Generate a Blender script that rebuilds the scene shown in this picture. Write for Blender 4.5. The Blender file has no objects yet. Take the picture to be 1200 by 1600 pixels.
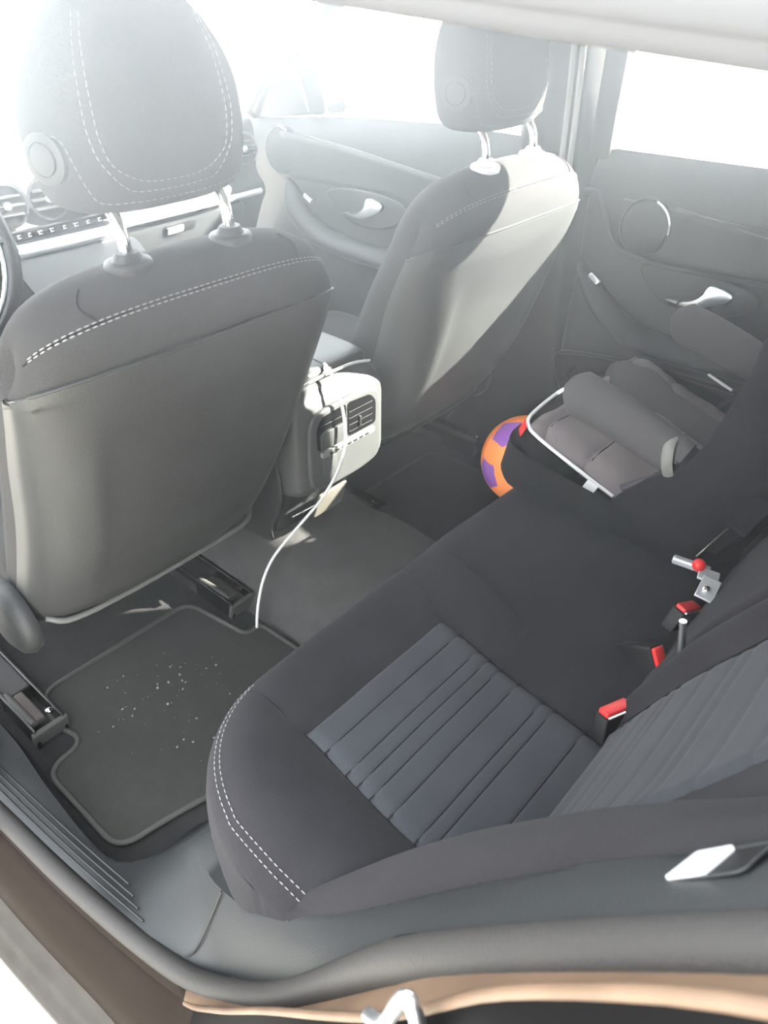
import bpy, bmesh, math, random
from mathutils import Vector, Matrix, noise
random.seed(7)
sc = bpy.context.scene
COL = sc.collection
PI = math.pi

# ------------------------------------------------------------ camera, sky, sun, exposure
cam = bpy.data.cameras.new('camera')
cam.sensor_fit = 'VERTICAL'; cam.sensor_height = 32.0; cam.lens = 1181.92 / 1600 * 32.0
cam.clip_start = 0.02
cam.dof.use_dof = True; cam.dof.focus_distance = 1.25; cam.dof.aperture_fstop = 10.0
co = bpy.data.objects.new('camera', cam); COL.objects.link(co)
yaw, pitch, roll = 0.8536, 0.6273, 0.0113
fw = Vector((math.sin(yaw)*math.cos(pitch), math.cos(yaw)*math.cos(pitch), -math.sin(pitch)))
rt = Vector((math.cos(yaw), -math.sin(yaw), 0)); up = rt.cross(fw)
cr, sr = math.cos(roll), math.sin(roll)
rt, up = cr*rt + sr*up, -sr*rt + cr*up
mw = Matrix((rt, up, -fw)).transposed().to_4x4()
mw.translation = Vector((-0.9046, -0.5751, 1.1258))
co.matrix_world = mw
sc.camera = co

world = bpy.data.worlds.new('world'); sc.world = world
world.use_nodes = True
bg = world.node_tree.nodes['Background']
bg.inputs[0].default_value = (0.93, 0.97, 1.0, 1)
bg.inputs[1].default_value = 22.0
sun = bpy.data.lights.new('sun', 'SUN'); sun.energy = 210.0; sun.angle = 0.009; sun.color = (1.0, 0.95, 0.86)
so = bpy.data.objects.new('sun', sun); COL.objects.link(so)
SUN_DIR = Vector((-1.0, 0.90, -0.86)).normalized()
so.rotation_euler = SUN_DIR.to_track_quat('-Z', 'Y').to_euler()
so.location = (3, -2, 4)
GLARE_LOW, GLARE_HIGH, GLARE_G = 0.042, 0.66, 0.68   # per metre: thin everywhere, thick around the front headrests, added to imitate lens glare
sc.view_settings.view_transform = 'Standard'
sc.view_settings.look = 'None'
sc.view_settings.exposure = 0.0
sc.view_settings.gamma = 1.0
sc.view_settings.use_curve_mapping = False

# ------------------------------------------------------------ materials
def mat(name, col, rough=0.6, metal=0.0, bump=0.0, scale=300.0, var=0.0, vscale=6.0, sheen=0.0, coat=0.0, spec=0.5, emit=None, k=0.145):
    if not metal:
        col = tuple(c*k for c in col); spec *= .3; sheen *= .05
    m = bpy.data.materials.new(name); m.use_nodes = True
    nt = m.node_tree; b = nt.nodes['Principled BSDF']
    b.inputs['Base Color'].default_value = (*col, 1); b.inputs['Roughness'].default_value = rough
    b.inputs['Metallic'].default_value = metal
    b.inputs['Specular IOR Level'].default_value = spec
    if sheen: b.inputs['Sheen Weight'].default_value = sheen; b.inputs['Sheen Roughness'].default_value = 0.5
    if coat: b.inputs['Coat Weight'].default_value = coat; b.inputs['Coat Roughness'].default_value = 0.08
    tc = nt.nodes.new('ShaderNodeTexCoord')
    if var:
        n = nt.nodes.new('ShaderNodeTexNoise'); n.inputs['Scale'].default_value = vscale; n.inputs['Detail'].default_value = 6
        r = nt.nodes.new('ShaderNodeMapRange'); r.inputs[1].default_value = .3; r.inputs[2].default_value = .7
        r.inputs[3].default_value = 1 - var; r.inputs[4].default_value = 1 + var
        v = nt.nodes.new('ShaderNodeMix'); v.data_type = 'RGBA'; v.blend_type = 'MULTIPLY'; v.inputs[0].default_value = 1
        v.inputs[6].default_value = (*col, 1)
        nt.links.new(tc.outputs['Object'], n.inputs['Vector']); nt.links.new(n.outputs[0], r.inputs[0])
        nt.links.new(r.outputs[0], v.inputs[7]); nt.links.new(v.outputs[2], b.inputs['Base Color'])
    if bump:
        n2 = nt.nodes.new('ShaderNodeTexNoise'); n2.inputs['Scale'].default_value = scale; n2.inputs['Detail'].default_value = 2
        bp = nt.nodes.new('ShaderNodeBump'); bp.inputs['Strength'].default_value = bump; bp.inputs['Distance'].default_value = 0.001
        nt.links.new(tc.outputs['Object'], n2.inputs['Vector']); nt.links.new(n2.outputs[0], bp.inputs['Height'])
        nt.links.new(bp.outputs[0], b.inputs['Normal'])
    if emit:
        b.inputs['Emission Color'].default_value = (*emit[0], 1); b.inputs['Emission Strength'].default_value = emit[1]
    return m

M = {}
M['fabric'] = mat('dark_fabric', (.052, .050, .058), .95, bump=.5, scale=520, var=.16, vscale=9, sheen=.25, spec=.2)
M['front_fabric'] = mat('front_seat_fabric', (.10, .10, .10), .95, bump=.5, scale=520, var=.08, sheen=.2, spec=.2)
M['insert'] = mat('bluish_grey_fabric', (.104, .112, .128), .95, bump=.5, scale=600, var=.1, vscale=14, sheen=.5, spec=.2)
M['thread'] = mat('pale_thread', (.62, .62, .62), .8, k=.15)
M['seam'] = mat('dark_seam_thread', (.02, .02, .024), .9)  # dark thread laid along seams and grooves
M['shell'] = mat('seat_back_leatherette', (.098, .102, .100), .55, bump=.35, scale=420, var=.05)
M['plastic'] = mat('dark_grain_plastic', (.052, .055, .056), .5, bump=.3, scale=500, var=.06)
M['soft'] = mat('soft_touch_plastic', (.075, .08, .082), .55, bump=.3, scale=450)
M['trim'] = mat('rear_pillar_plastic', (.075, .082, .086), .5, bump=.25, scale=500, var=.05)
M['black'] = mat('gloss_black_plastic', (.012, .012, .013), .25)
M['matteblack'] = mat('matte_black_plastic', (.014, .014, .015), .6)
M['carpet'] = mat('carpet', (.055, .054, .054), 1, bump=1, scale=700, var=.12, vscale=40, sheen=.2, spec=.1)
M['tunnel'] = mat('tunnel_carpet', (.15, .147, .143), 1, bump=1, scale=600, var=.12, vscale=30, sheen=.2, spec=.1)
M['matpile'] = mat('floor_mat_pile', (.085, .083, .078), 1, bump=1, scale=800, var=.10, vscale=60, sheen=.1, spec=.1)
M['matedge'] = mat('floor_mat_edging', (.11, .11, .10), .8, bump=.5, scale=900)
M['chrome'] = mat('chrome', (.82, .83, .85), .12, 1)
M['satin'] = mat('satin_silver', (.72, .75, .78), .28, 1)
M['silver'] = mat('silver_plastic', (.55, .56, .58), .35, .6)
M['console'] = mat('console_grey_plastic', (.14, .144, .142), .42, bump=.2, scale=500)
M['red'] = mat('red_button_plastic', (.72, .035, .035), .4, k=.33)
M['cable'] = mat('white_cable_rubber', (.72, .72, .72), .5, k=.33)
M['white'] = mat('white_label_cloth', (.8, .8, .78), .8, k=.4)
M['barplastic'] = mat('grey_edge_plastic', (.30, .30, .29), .45)
M['jamb'] = mat('ground_lit_body_paint', (.36, .235, .155), .45, spec=.4, var=.15, vscale=25)  # body paint with the warm ground bounce put into a lighter tan
M['flap'] = mat('beige_flap_plastic', (.22, .205, .17), .5)
M['skirt'] = mat('dusty_skirt_plastic', (.095, .085, .075), .6, spec=.3, var=.15, vscale=30)
M['childhighlight'] = mat('mauve_edge_highlight', (.15, .135, .165), .9, bump=.4, scale=600, spec=.2)  # highlight along the wing edge, put into a lighter mauve
M['clip'] = mat('grey_clip_plastic', (.42, .42, .40), .5)
M['childdark'] = mat('child_seat_black_mesh', (.026, .026, .027), .95, bump=.6, scale=700, sheen=.15, spec=.2)
M['childwing'] = mat('child_seat_plum_fabric', (.036, .033, .041), .95, bump=.5, scale=700, sheen=.25, spec=.2)
M['childpad'] = mat('child_seat_taupe_fabric', (.46, .40, .41), .9, bump=.5, scale=600, var=.12, vscale=12, sheen=.2, spec=.2)
M['childarm'] = mat('child_seat_grey_cover', (.20, .195, .20), .9, bump=.4, scale=600, sheen=.2, spec=.2)
M['piping'] = mat('white_piping', (.75, .74, .73), .7, k=.33)
M['orange'] = mat('orange_ball_foam', (.95, .27, .07), .6, bump=.3, scale=300, var=.08, k=.95)
M['purple'] = mat('purple_ball_print', (.33, .12, .48), .6, bump=.3, scale=300, k=.7)
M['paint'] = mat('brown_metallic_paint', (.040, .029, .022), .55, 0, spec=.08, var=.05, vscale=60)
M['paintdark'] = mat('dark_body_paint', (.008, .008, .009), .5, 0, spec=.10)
M['seal'] = mat('rubber_seal', (.085, .080, .078), .6, bump=.4, scale=400)
M['concrete'] = mat('concrete', (.46, .43, .37), .9, bump=.8, scale=120, var=.12, vscale=30, k=1)
M['headliner'] = mat('headliner_cloth', (.6, .6, .57), .95, bump=.3, scale=600)
M['rail'] = mat('roof_rail_cloth', (.34, .365, .42), .8)
M['rust'] = mat('rusty_bracket', (.10, .075, .068), .75, var=.3, vscale=60)
M['steel'] = mat('zinc_steel', (.30, .31, .32), .45, .7)
M['crumb'] = mat('crumbs', (.6, .58, .52), .9)
M['smudge'] = mat('white_scuff_mark', (.7, .68, .66), .7)

def glass(name, tint, fac):
    m = bpy.data.materials.new(name); m.use_nodes = True; nt = m.node_tree
    nt.nodes.remove(nt.nodes['Principled BSDF']); o = nt.nodes['Material Output']
    t = nt.nodes.new('ShaderNodeBsdfTransparent'); t.inputs[0].default_value = (*tint, 1)
    g = nt.nodes.new('ShaderNodeBsdfGlossy'); g.inputs['Roughness'].default_value = .02
    mx = nt.nodes.new('ShaderNodeMixShader'); mx.inputs[0].default_value = fac
    nt.links.new(t.outputs[0], mx.inputs[1]); nt.links.new(g.outputs[0], mx.inputs[2])
    nt.links.new(mx.outputs[0], o.inputs[0]); return m
M['glass'] = glass('window_glass', (.92, .95, .94), .05)
M['mirror'] = mat('mirror_glass', (.95, .95, .95), .02, 1)

# ------------------------------------------------------------ mesh helpers
def obj(name, vf, m, parent=None, smooth=True, bevel=0, sub=0, solid=0, solid_off=-1, kind=None, angle=None):
    verts, faces = vf[0], vf[1]
    off = Vector(parent_world(parent)) if parent else Vector((0, 0, 0))
    me = bpy.data.meshes.new(name)
    me.from_pydata([tuple(Vector(v) - off) for v in verts], [], faces); me.validate()
    bm = bmesh.new(); bm.from_mesh(me); bmesh.ops.remove_doubles(bm, verts=bm.verts, dist=1e-5)
    bmesh.ops.recalc_face_normals(bm, faces=bm.faces); bm.to_mesh(me); bm.free()
    o = bpy.data.objects.new(name, me); COL.objects.link(o)
    me.materials.append(M[m] if isinstance(m, str) else m)
    if parent: o.parent = parent
    if smooth:
        for p in me.polygons: p.use_smooth = True
    if solid:
        md = o.modifiers.new('solid', 'SOLIDIFY'); md.thickness = solid; md.offset = solid_off
    if bevel:
        md = o.modifiers.new('bevel', 'BEVEL'); md.width = bevel; md.segments = 3; md.limit_method = 'ANGLE'; md.angle_limit = math.radians(35)
    if sub:
        md = o.modifiers.new('sub', 'SUBSURF'); md.levels = sub; md.render_levels = sub
    if smooth and angle != 0:
        bm = bmesh.new(); bm.from_mesh(me)
        lim = math.radians(angle or 50)
        for e in bm.edges:
            if len(e.link_faces) == 2 and e.calc_face_angle(0) > lim: e.smooth = False
        bm.to_mesh(me); bm.free()
    if kind: o['kind'] = kind
    return o

def parent_world(p):
    v = Vector((0, 0, 0))
    while p: v += p.location; p = p.parent
    return v

def root(name, loc, label, cat, group=None, kind=None):
    o = bpy.data.objects.new(name, None); COL.objects.link(o); o.location = loc; o.empty_display_size = .05
    tag(o, label, cat, group, kind); return o

def tag(o, label=None, cat=None, group=None, kind=None):
    if label: o['label'] = label
    if cat: o['category'] = cat
    if group: o['group'] = group
    if kind: o['kind'] = kind
    return o

def join(*vfs):
    V, F = [], []
    for v, f in vfs:
        n = len(V); V += list(v); F += [tuple(i + n for i in q) for q in f]
    return V, F

def loft(rings, closed=True, caps=True):
    n = len(rings[0]); V = [p for r in rings for p in r]; F = []
    m = n if closed else n - 1
    for i in range(len(rings) - 1):
        for j in range(m):
            k = (j + 1) % n
            F.append((i*n + j, i*n + k, (i+1)*n + k, (i+1)*n + j))
    if caps and closed:
        F.append(tuple(range(n - 1, -1, -1))); F.append(tuple((len(rings)-1)*n + j for j in range(n)))
    return V, F

def crom(pts, k=8):
    P = [Vector(p) for p in pts]
    if len(P) < 3: return P
    P = [2*P[0] - P[1]] + P + [2*P[-1] - P[-2]]; out = []
    for i in range(1, len(P) - 2):
        a, b, c, d = P[i-1:i+3]
        for s in range(k):
            t = s / k
            out.append(.5*((2*b) + (c - a)*t + (2*a - 5*b + 4*c - d)*t*t + (3*b - a - 3*c + d)*t**3))
    out.append(P[-2]); return out

def tube(pts, r, n=10, k=8, closed=False, flat=None, ref=(0, 0, 1)):
    P = crom(pts, k) if k > 1 else [Vector(p) for p in pts]
    rr = (lambda t: r) if not callable(r) else r
    rings = []; N = len(P); nrm = None
    for i, p in enumerate(P):
        if closed: d = (P[(i+1) % N] - P[i-1])
        else: d = P[min(i+1, N-1)] - P[max(i-1, 0)]
        d.normalize()
        if nrm is None:
            nrm = Vector(ref) - d*Vector(ref).dot(d)
            if nrm.length < 1e-4: nrm = Vector((1, 0, .1)) - d*Vector((1, 0, .1)).dot(d)
        else: nrm = nrm - d*nrm.dot(d)
        nrm.normalize(); b = d.cross(nrm)
        R = rr(i / max(N - 1, 1)); a, c = (R, R) if not flat else (R*flat[0], R*flat[1])
        rings.append([p + nrm*a*math.cos(2*PI*j/n) + b*c*math.sin(2*PI*j/n) for j in range(n)])
    if closed: rings.append(rings[0]); return loft(rings, caps=False)
    return loft(rings)

def box(c, s, rot=None):
    V = [Vector((x*s[0]/2, y*s[1]/2, z*s[2]/2)) for x in (-1, 1) for y in (-1, 1) for z in (-1, 1)]
    if rot: V = [rot @ v for v in V]
    c = Vector(c)
    return [v + c for v in V], [(0, 1, 3, 2), (4, 6, 7, 5), (0, 4, 5, 1), (2, 3, 7, 6), (0, 2, 6, 4), (1, 5, 7, 3)]

def eul(x=0, y=0, z=0):
    return Matrix.Rotation(z, 3, 'Z') @ Matrix.Rotation(y, 3, 'Y') @ Matrix.Rotation(x, 3, 'X')

def frame(axis, upv=(0, 0, 1)):
    a = Vector(axis).normalized(); u = Vector(upv) - a*Vector(upv).dot(a)
    if u.length < 1e-4: u = Vector((0, 1, 0))
    u.normalize(); w = a.cross(u); return a, u, w

def lathe(c, axis, prof, n=32, upv=(0, 0, 1), sq=(1, 1)):
    a, u, w = frame(axis, upv); c = Vector(c)
    rings = [[c + a*h + u*(r*sq[0]*math.cos(2*PI*j/n)) + w*(r*sq[1]*math.sin(2*PI*j/n)) for j in range(n)] for r, h in prof]
    return loft(rings)

def prism(outline, origin, ux, uy, depth, inset=0.0):
    """outline: 2-D points; extruded along ux x uy by depth, both rims softened by inset."""
    o = Vector(origin); ux = Vector(ux); uy = Vector(uy); w = ux.cross(uy).normalized()
    cx = sum(p[0] for p in outline)/len(outline); cy = sum(p[1] for p in outline)/len(outline)
    def ring(h, k):
        res = []
        for x, y in outline:
            d = math.hypot(x - cx, y - cy) or 1
            f = max(0, 1 - k/d); res.append(o + ux*(cx + (x-cx)*f) + uy*(cy + (y-cy)*f) + w*h)
        return res
    if inset: return loft([ring(0, inset*.4), ring(inset*.4 if depth > 0 else -inset*.4, 0), ring(depth - math.copysign(inset*.6, depth), 0), ring(depth - math.copysign(inset*.15, depth), inset*.45), ring(depth, inset*1.2)])
    return loft([ring(0, 0), ring(depth, 0)])

def smooth2(pts, k=6, closed=True):
    P = [Vector((p[0], p[1], 0)) for p in pts]
    if closed:
        n = len(P); out = []
        for i in range(n):
            a, b, c, d = P[i-1], P[i], P[(i+1) % n], P[(i+2) % n]
            for s in range(k):
                t = s/k; out.append(.5*((2*b) + (c - a)*t + (2*a - 5*b + 4*c - d)*t*t + (3*b - a - 3*c + d)*t**3))
        return [(v.x, v.y) for v in out]
    return [(v.x, v.y) for v in crom(P, k)]

def fillet(pts, r, k=5):
    """rounds the corners of a closed 2-D polygon"""
    out = []; n = len(pts)
    for i in range(n):
        a, b, c = Vector(pts[i-1]), Vector(pts[i]), Vector(pts[(i+1) % n])
        ri = min(r, (a-b).length*.45, (c-b).length*.45)
        p = b + (a-b).normalized()*ri; q = b + (c-b).normalized()*ri
        for s in range(k+1):
            t = s/k; v = p*(1-t)**2 + b*2*t*(1-t) + q*t*t; out.append((v.x, v.y))
    return out

def grid(f, nu, nv):
    V = [f(i/(nu-1), j/(nv-1)) for i in range(nu) for j in range(nv)]
    F = [(i*nv+j, i*nv+j+1, (i+1)*nv+j+1, (i+1)*nv+j) for i in range(nu-1) for j in range(nv-1)]
    return V, F

def interp(tab, t):
    if t <= tab[0][0]: return tab[0][1]
    for (a, p), (b, q) in zip(tab, tab[1:]):
        if t <= b:
            s = (t-a)/(b-a); return p + (q-p)*s
    return tab[-1][1]

def sinterp(tab, t):
    n = len(tab)
    if t <= tab[0][0]: return tab[0][1]
    if t >= tab[-1][0]: return tab[-1][1]
    for i in range(n-1):
        if t <= tab[i+1][0]:
            x0, y0 = tab[i]; x1, y1 = tab[i+1]
            m0 = (tab[i+1][1]-tab[i-1][1])/(tab[i+1][0]-tab[i-1][0]) if i > 0 else (y1-y0)/(x1-x0)
            m1 = (tab[i+2][1]-tab[i][1])/(tab[i+2][0]-tab[i][0]) if i+2 < n else (y1-y0)/(x1-x0)
            h = x1-x0; s = (t-x0)/h
            return (2*s**3-3*s*s+1)*y0 + (s**3-2*s*s+s)*h*m0 + (-2*s**3+3*s*s)*y1 + (s**3-s*s)*h*m1

def dashes(pts, r=.0008, dash=.006, gap=.003, k=10):
    """a run of stitches along a path"""
    P = crom(pts, k); L = [0]
    for a, b in zip(P, P[1:]): L.append(L[-1] + (b-a).length)
    def at(s):
        for i in range(len(L)-1):
            if s <= L[i+1]:
                t = (s-L[i])/max(L[i+1]-L[i], 1e-9); return P[i].lerp(P[i+1], t)
        return P[-1]
    out = []; s = 0
    while s < L[-1]:
        e = min(s+dash, L[-1])
        out.append(tube([at(s), at((s+e)/2), at(e)], lambda t: r*(1 - .5*abs(2*t-1)), n=5, k=1)); s += dash+gap
    return join(*out)

# ------------------------------------------------------------ ground and cabin shell
o = obj('ground', grid(lambda u, v: (-14+28*u, -14+28*v, -.30), 2, 2), 'concrete', smooth=False, kind='structure')
tag(o, 'pale sunlit concrete ground outside the car, at the lower left corner', 'ground')

def floor_pt(u, v):
    x = -.735 + 1.455*u; y = -.10 + 1.9*v
    z = 0.0 if y < .95 else .25*(y-.95)
    return (x, y, z)
o = obj('floor', grid(floor_pt, 40, 30), 'carpet', kind='structure'); tag(o, 'dark carpet of the footwells', 'floor')
TUN = [(-.205, -.01), (-.185, .05), (-.15, .115), (-.11, .146), (-.05, .156), (.05, .156), (.10, .148), (.135, .12), (.16, .06), (.19, -.01)]
rings = [[(x, y, z + (.012*noise.noise(Vector((x*9, y*9, 2))) if z > 0 else 0)) for x, z in smooth2(TUN, 4, False)] for y in [-.05 + i*.05 for i in range(38)]]
o = obj('floor_tunnel', loft(rings, closed=False), 'tunnel', kind='structure'); tag(o, 'carpeted transmission tunnel between the two footwells', 'floor')

# roof (headliner) above the cabin: opaque, open ahead of the windscreen header and behind the rear header
def roof_pt(u, v):
    x = -.56 + 1.14*u; y = -1.75 + 2.35*v
    return (x, y, 1.155 + .03*(1 - (2*u-1)**2) - .05*max(0, (abs(y+.15)-.4))**2 - .10*max(0, -.9-y))
o = obj('ceiling', grid(roof_pt, 16, 16), 'headliner', solid=.02, solid_off=1, kind='structure'); tag(o, 'pale headliner under the roof', 'ceiling')

# near roof rail of the open rear doorway
RAIL = [(-.54, 1.150), (-.56, 1.118), (-.585, 1.102), (-.61, 1.098), (-.625, 1.104), (-.63, 1.115), (-.637, 1.117), (-.648, 1.110), (-.66, 1.114), (-.672, 1.128), (-.67, 1.15), (-.64, 1.185), (-.56, 1.20)]
def rail(y):
    dz = .066*(y + .35) + .008; dx = -.02*(y+.35) if y > -.35 else .05*(y+.35)*-1
    return [(x + dx, y, z + dz) for x, z in smooth2(RAIL, 4, False)]
o = obj('trim_1', loft([rail(-1.0 + .06*i) for i in range(28)], closed=False), 'rail', kind='structure')
o.data.materials.append(M['seal']); tag(o, 'pale roof rail over the open doorway, along the top edge', 'roof rail')
o2 = obj('trim_2', tube([(-.648 + (-.02*(y+.35) if y > -.35 else -.05*(y+.35)), y, 1.130 + .066*(y+.35)) for y in [-1.0 + .1*i for i in range(17)]], .010, n=12, k=2), 'seal', kind='structure')
tag(o2, 'rubber seal along the roof rail of the open doorway', 'door seal')

o = obj('trim_3', loft([[(x, y, z - .02*min(.85, abs(y+.1))**1.5) for x, z in ((.54, 1.16), (.575, 1.135), (.60, 1.112), (.63, 1.108), (.655, 1.12), (.64, 1.17), (.56, 1.20))] for y in [-1.75 + .1*i for i in range(27)]], closed=False), 'rail', kind='structure')
tag(o, 'roof rail above the right side windows', 'roof rail')

o = obj('quarter_sun_block', grid(lambda u, v: (.69 - .08*v**2, -2.0 + 1.692*u, -.1 + 1.31*v), 10, 10), 'plastic', solid=.02, kind='structure')  # unseen quarter wall, extended over the window to keep sun off mat and pad
tag(o, 'unseen far rear quarter, drawn forward over the window to block sun', 'pillar trim')

# ------------------------------------------------------------ left sill, doorway rim and body side
B1 = [(-.74, .80, .052), (-.72, .478, .050), (-.722, .293, .050), (-.720, .166, .048), (-.703, .111, .040)]
B2 = [(-.815, .80, .060), (-.776, .328, .060), (-.762, .163, .060), (-.746, .022, .062), (-.732, -.085, .075), (-.717, -.154, .115), (-.710, -.255, .247), (-.705, -.33, .387), (-.705, -.406, .552), (-.705, -.433, .603), (-.705, -.479, .671), (-.705, -.528, .746), (-.705, -.592, .84), (-.700, -.66, .93), (-.69, -.72, 1.01)]
B3 = [(-.83, .80, .045), (-.788, .314, .045), (-.775, .146, .045), (-.758, .009, .050), (-.742, -.11, .085), (-.744, -.18, .16), (-.745, -.276, .296), (-.745, -.331, .389), (-.742, -.372, .468), (-.742, -.438, .606), (-.742, -.472, .676), (-.742, -.529, .77), (-.742, -.595, .872), (-.737, -.665, .96), (-.727, -.73, 1.04)]
def resample(pts, n):
    P = crom(pts, 12); L = [0]
    for a, b in zip(P, P[1:]): L.append(L[-1]+(b-a).length)
    out = []; j = 0
    for i in range(n):
        s = L[-1]*i/(n-1)
        while j < len(L)-2 and L[j+1] < s: j += 1
        t = (s-L[j])/max(L[j+1]-L[j], 1e-9); out.append(P[j].lerp(P[j+1], min(max(t, 0), 1)))
    return out
NB = 90
C2, C3 = resample(B2, NB), resample(B3, NB)
# plastic sill (scuff) plate: from the carpet edge to the seal, turning up the wheel arch
BOL = [(-.667, -.255, .30), (-.667, -.271, .344), (-.66, -.336, .432), (-.655, -.424, .574), (-.65, -.488, .671), (-.65, -.521, .723), (-.65, -.583, .809), (-.645, -.65, .90), (-.64, -.71, .985)]
INN = [(-.725, .80, .055), (-.705, .478, .055), (-.715, .293, .055), (-.718, .166, .053), (-.703, .106, .045), (-.64, .085, .020), (-.63, .02, .10), (-.655, -.06, .14), (-.668, -.147, .205), (-.668, -.21, .27)] + BOL[1:]
def split_curve(ins, n): return resample(ins, n)
IN = resample(INN, NB)
def sill_ring(i):
    a, b = IN[i], C2[i]; out = []
    for s in range(9):
        t = s/8; p = a.lerp(b, t)
        p = p + Vector((-.25, 0, 1)).normalized()*(.006*math.sin(PI*t))
        out.append(p)
    out[0:0] = [a + Vector((.09, -.01, -.005)) if a.y < .10 and i < 62 else a + Vector((.012, 0, -.05))]
    return out
o = obj('trim_4', loft([sill_ring(i) for i in range(NB)], closed=False), 'trim', kind='structure')
tag(o, 'grey plastic sill and wheel arch trim along the open rear doorway', 'sill trim')
# scuff grooves moulded in the sill: raised ribs
for k, (dx, y0, y1) in enumerate(((.008, .62, .00), (.016, .60, .02), (.024, .58, .04), (.032, .56, .06))):
    pts = []
    for s in range(14):
        y = y0 + (y1-y0)*s/13
        xo = sinterp([(-.09, -.730), (.022, -.746), (.163, -.762), (.328, -.776), (.8, -.815)], y)
        pts.append((xo + dx, y, .0645))
    r = obj('rib', tube(pts, .0016, n=6, k=2), 'plastic', o)
join_pts = [(-.665, -.10, .172), (-.690, -.098, .128), (-.716, -.096, .094), (-.728, -.088, .084)]
obj('joint', tube(join_pts, .0015, n=6), 'seal', o)

# rubber seal
mid = [(a.lerp(b, .52)) for a, b in zip(C2, C3)]
o = obj('trim_5', tube([p + Vector((-.004, .002, -.006)) for p in mid], .0145, n=14, k=1), 'seal', kind='structure')
tag(o, 'fat grey rubber door seal around the open rear doorway', 'door seal')
# painted body side: rocker, jamb, bead and quarter panel
B4 = [(-.845, .80, .030), (-.800, .314, .030), (-.787, .146, .030), (-.772, .009, .030), (-.760, -.12, .07), (-.762, -.22, .22), (-.765, -.328, .415), (-.765, -.399, .533), (-.765, -.451, .623), (-.765, -.483, .689), (-.765, -.521, .773), (-.765, -.572, .858), (-.765, -.609, .906), (-.76, -.68, .99), (-.75, -.74, 1.06)]
B5 = [(-.868, .80, -.08), (-.842, .28, -.08), (-.832, .14, -.08), (-.820, .0, -.08), (-.82, -.13, -.04), (-.825, -.26, .12), (-.83, -.40, .36), (-.835, -.47, .50), (-.835, -.52, .60), (-.835, -.56, .67), (-.83, -.60, .76), (-.825, -.65, .85), (-.82, -.70, .91), (-.81, -.76, .99), (-.79, -.82, 1.06)]
C4, C5 = resample(B4, NB), resample(B5, NB)
def body_ring(i):
    a, b, c = C3[i], C4[i], C5[i]
    out = [a + Vector((.030, 0, -.012)), a + Vector((.004, 0, -.010)), a.lerp(b, .35) + Vector((-.005, -.002, .000)), a.lerp(b, .8) + Vector((-.004, -.002, .001)), b + Vector((0, 0, .003)), b.lerp(b + Vector((-.004, -.004, .002)), 1)]
    n = Vector((-.6, -.2, .5)).normalized()
    if i >= 43: out = out[:2]
    for s in range(1, 8) if i < 43 else ():
        t = s/7; out.append(b.lerp(c, t) + n*(.020*math.sin(PI*min(1, t*1.0))))
    return out
def jamb_ring(i):
    a, b = C3[i], C4[i]
    return [a + Vector((.03, 0, -.014)), a + Vector((.004, 0, -.010)), a.lerp(b, .3) + Vector((-.006, -.003, .001)), a.lerp(b, .7) + Vector((-.006, -.003, .002)), b + Vector((.001, .001, .001))]
o = obj('wall_left', loft([body_ring(i) for i in range(43)], closed=False), 'paint', kind='structure')
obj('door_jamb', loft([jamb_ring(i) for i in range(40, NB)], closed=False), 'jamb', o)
tag(o, 'brown metallic body side of the car below the open doorway', 'car body')
def quarter_ring(i):
    b, c = C4[i], C5[i]; n = Vector((-.6, -.2, .5)).normalized(); out = []
    for t in (0, .05, .15, .3, .5, .75, 1): out.append(b.lerp(c, t) + n*(.022*math.sin(PI*min(1, .06+t)) - .0005))
    return out
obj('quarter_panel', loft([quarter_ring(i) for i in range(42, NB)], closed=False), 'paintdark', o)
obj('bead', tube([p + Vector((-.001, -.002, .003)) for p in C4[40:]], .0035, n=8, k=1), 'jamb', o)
# side skirt flanges
sk = [(-.842, -.080), (-.848, -.088), (-.852, -.100), (-.862, -.104), (-.868, -.112), (-.872, -.125), (-.880, -.128), (-.886, -.140), (-.884, -.20), (-.86, -.24)]
rings = []
for i in range(24):
    y = .95 - i*.055; dx = sinterp([(-.4, .045), (-.02, .024), (.28, 0), (.95, -.035)], y)
    rings.append([(x + dx, y, z) for x, z in sk])
obj('side_skirt', loft(rings, closed=False), 'skirt', o, angle=80)
obj('scuff_mark', tube([(-.7865, -.190, .105), (-.795, -.196, .098), (-.800, -.192, .086), (-.812, -.196, .072)], lambda t: .003*(1-.6*abs(2*t-1)), n=6), 'smudge', o)

# door striker: a bright wire loop on the jamb
st = root('door_striker', (-.765, -.475, .665), 'bright steel door striker loop on the brown door jamb, at the bottom edge', 'door striker')
obj('loop', tube([(-.772, -.452, .640), (-.780, -.470, .678), (-.780, -.480, .722), (-.780, -.4835, .731), (-.780, -.487, .731), (-.780, -.4905, .722), (-.779, -.493, .700), (-.768, -.497, .668)], .0042, n=10), 'satin', st)

# rear pillar seat release lever
lv = root('seat_release_lever', (-.652, -.572, .775), 'chrome seat release lever in a black recess of the grey side trim, lower right', 'release lever')
ex = Vector((.0, -.53, .85)).normalized(); nn = ex.cross(Vector((-.055, -.008, .032)).normalized()).normalized(); nn = nn if nn.z > 0 else -nn; ey = nn.cross(ex)
c0 = Vector((-.668, -.5685, .801)) - nn*.001
pl = fillet([(-.024, -.011), (.022, -.011), (.026, .011), (-.020, .011)], .005)
obj('recess', prism(pl, c0, ex, ey, .0015, .0), 'matteblack', lv)
obj('bezel', tube([c0 + nn*.0012 + ex*a + ey*b for a, b in pl + [pl[0]]], .0009, n=8, k=1), 'trim', lv)
pl2 = fillet([(-.023, -.011), (.001, -.011), (.006, .010), (-.017, .010)], .002)
obj('lever', prism(pl2, c0 + nn*.001, ex, ey, .003, .001), 'silver', lv)

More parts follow.
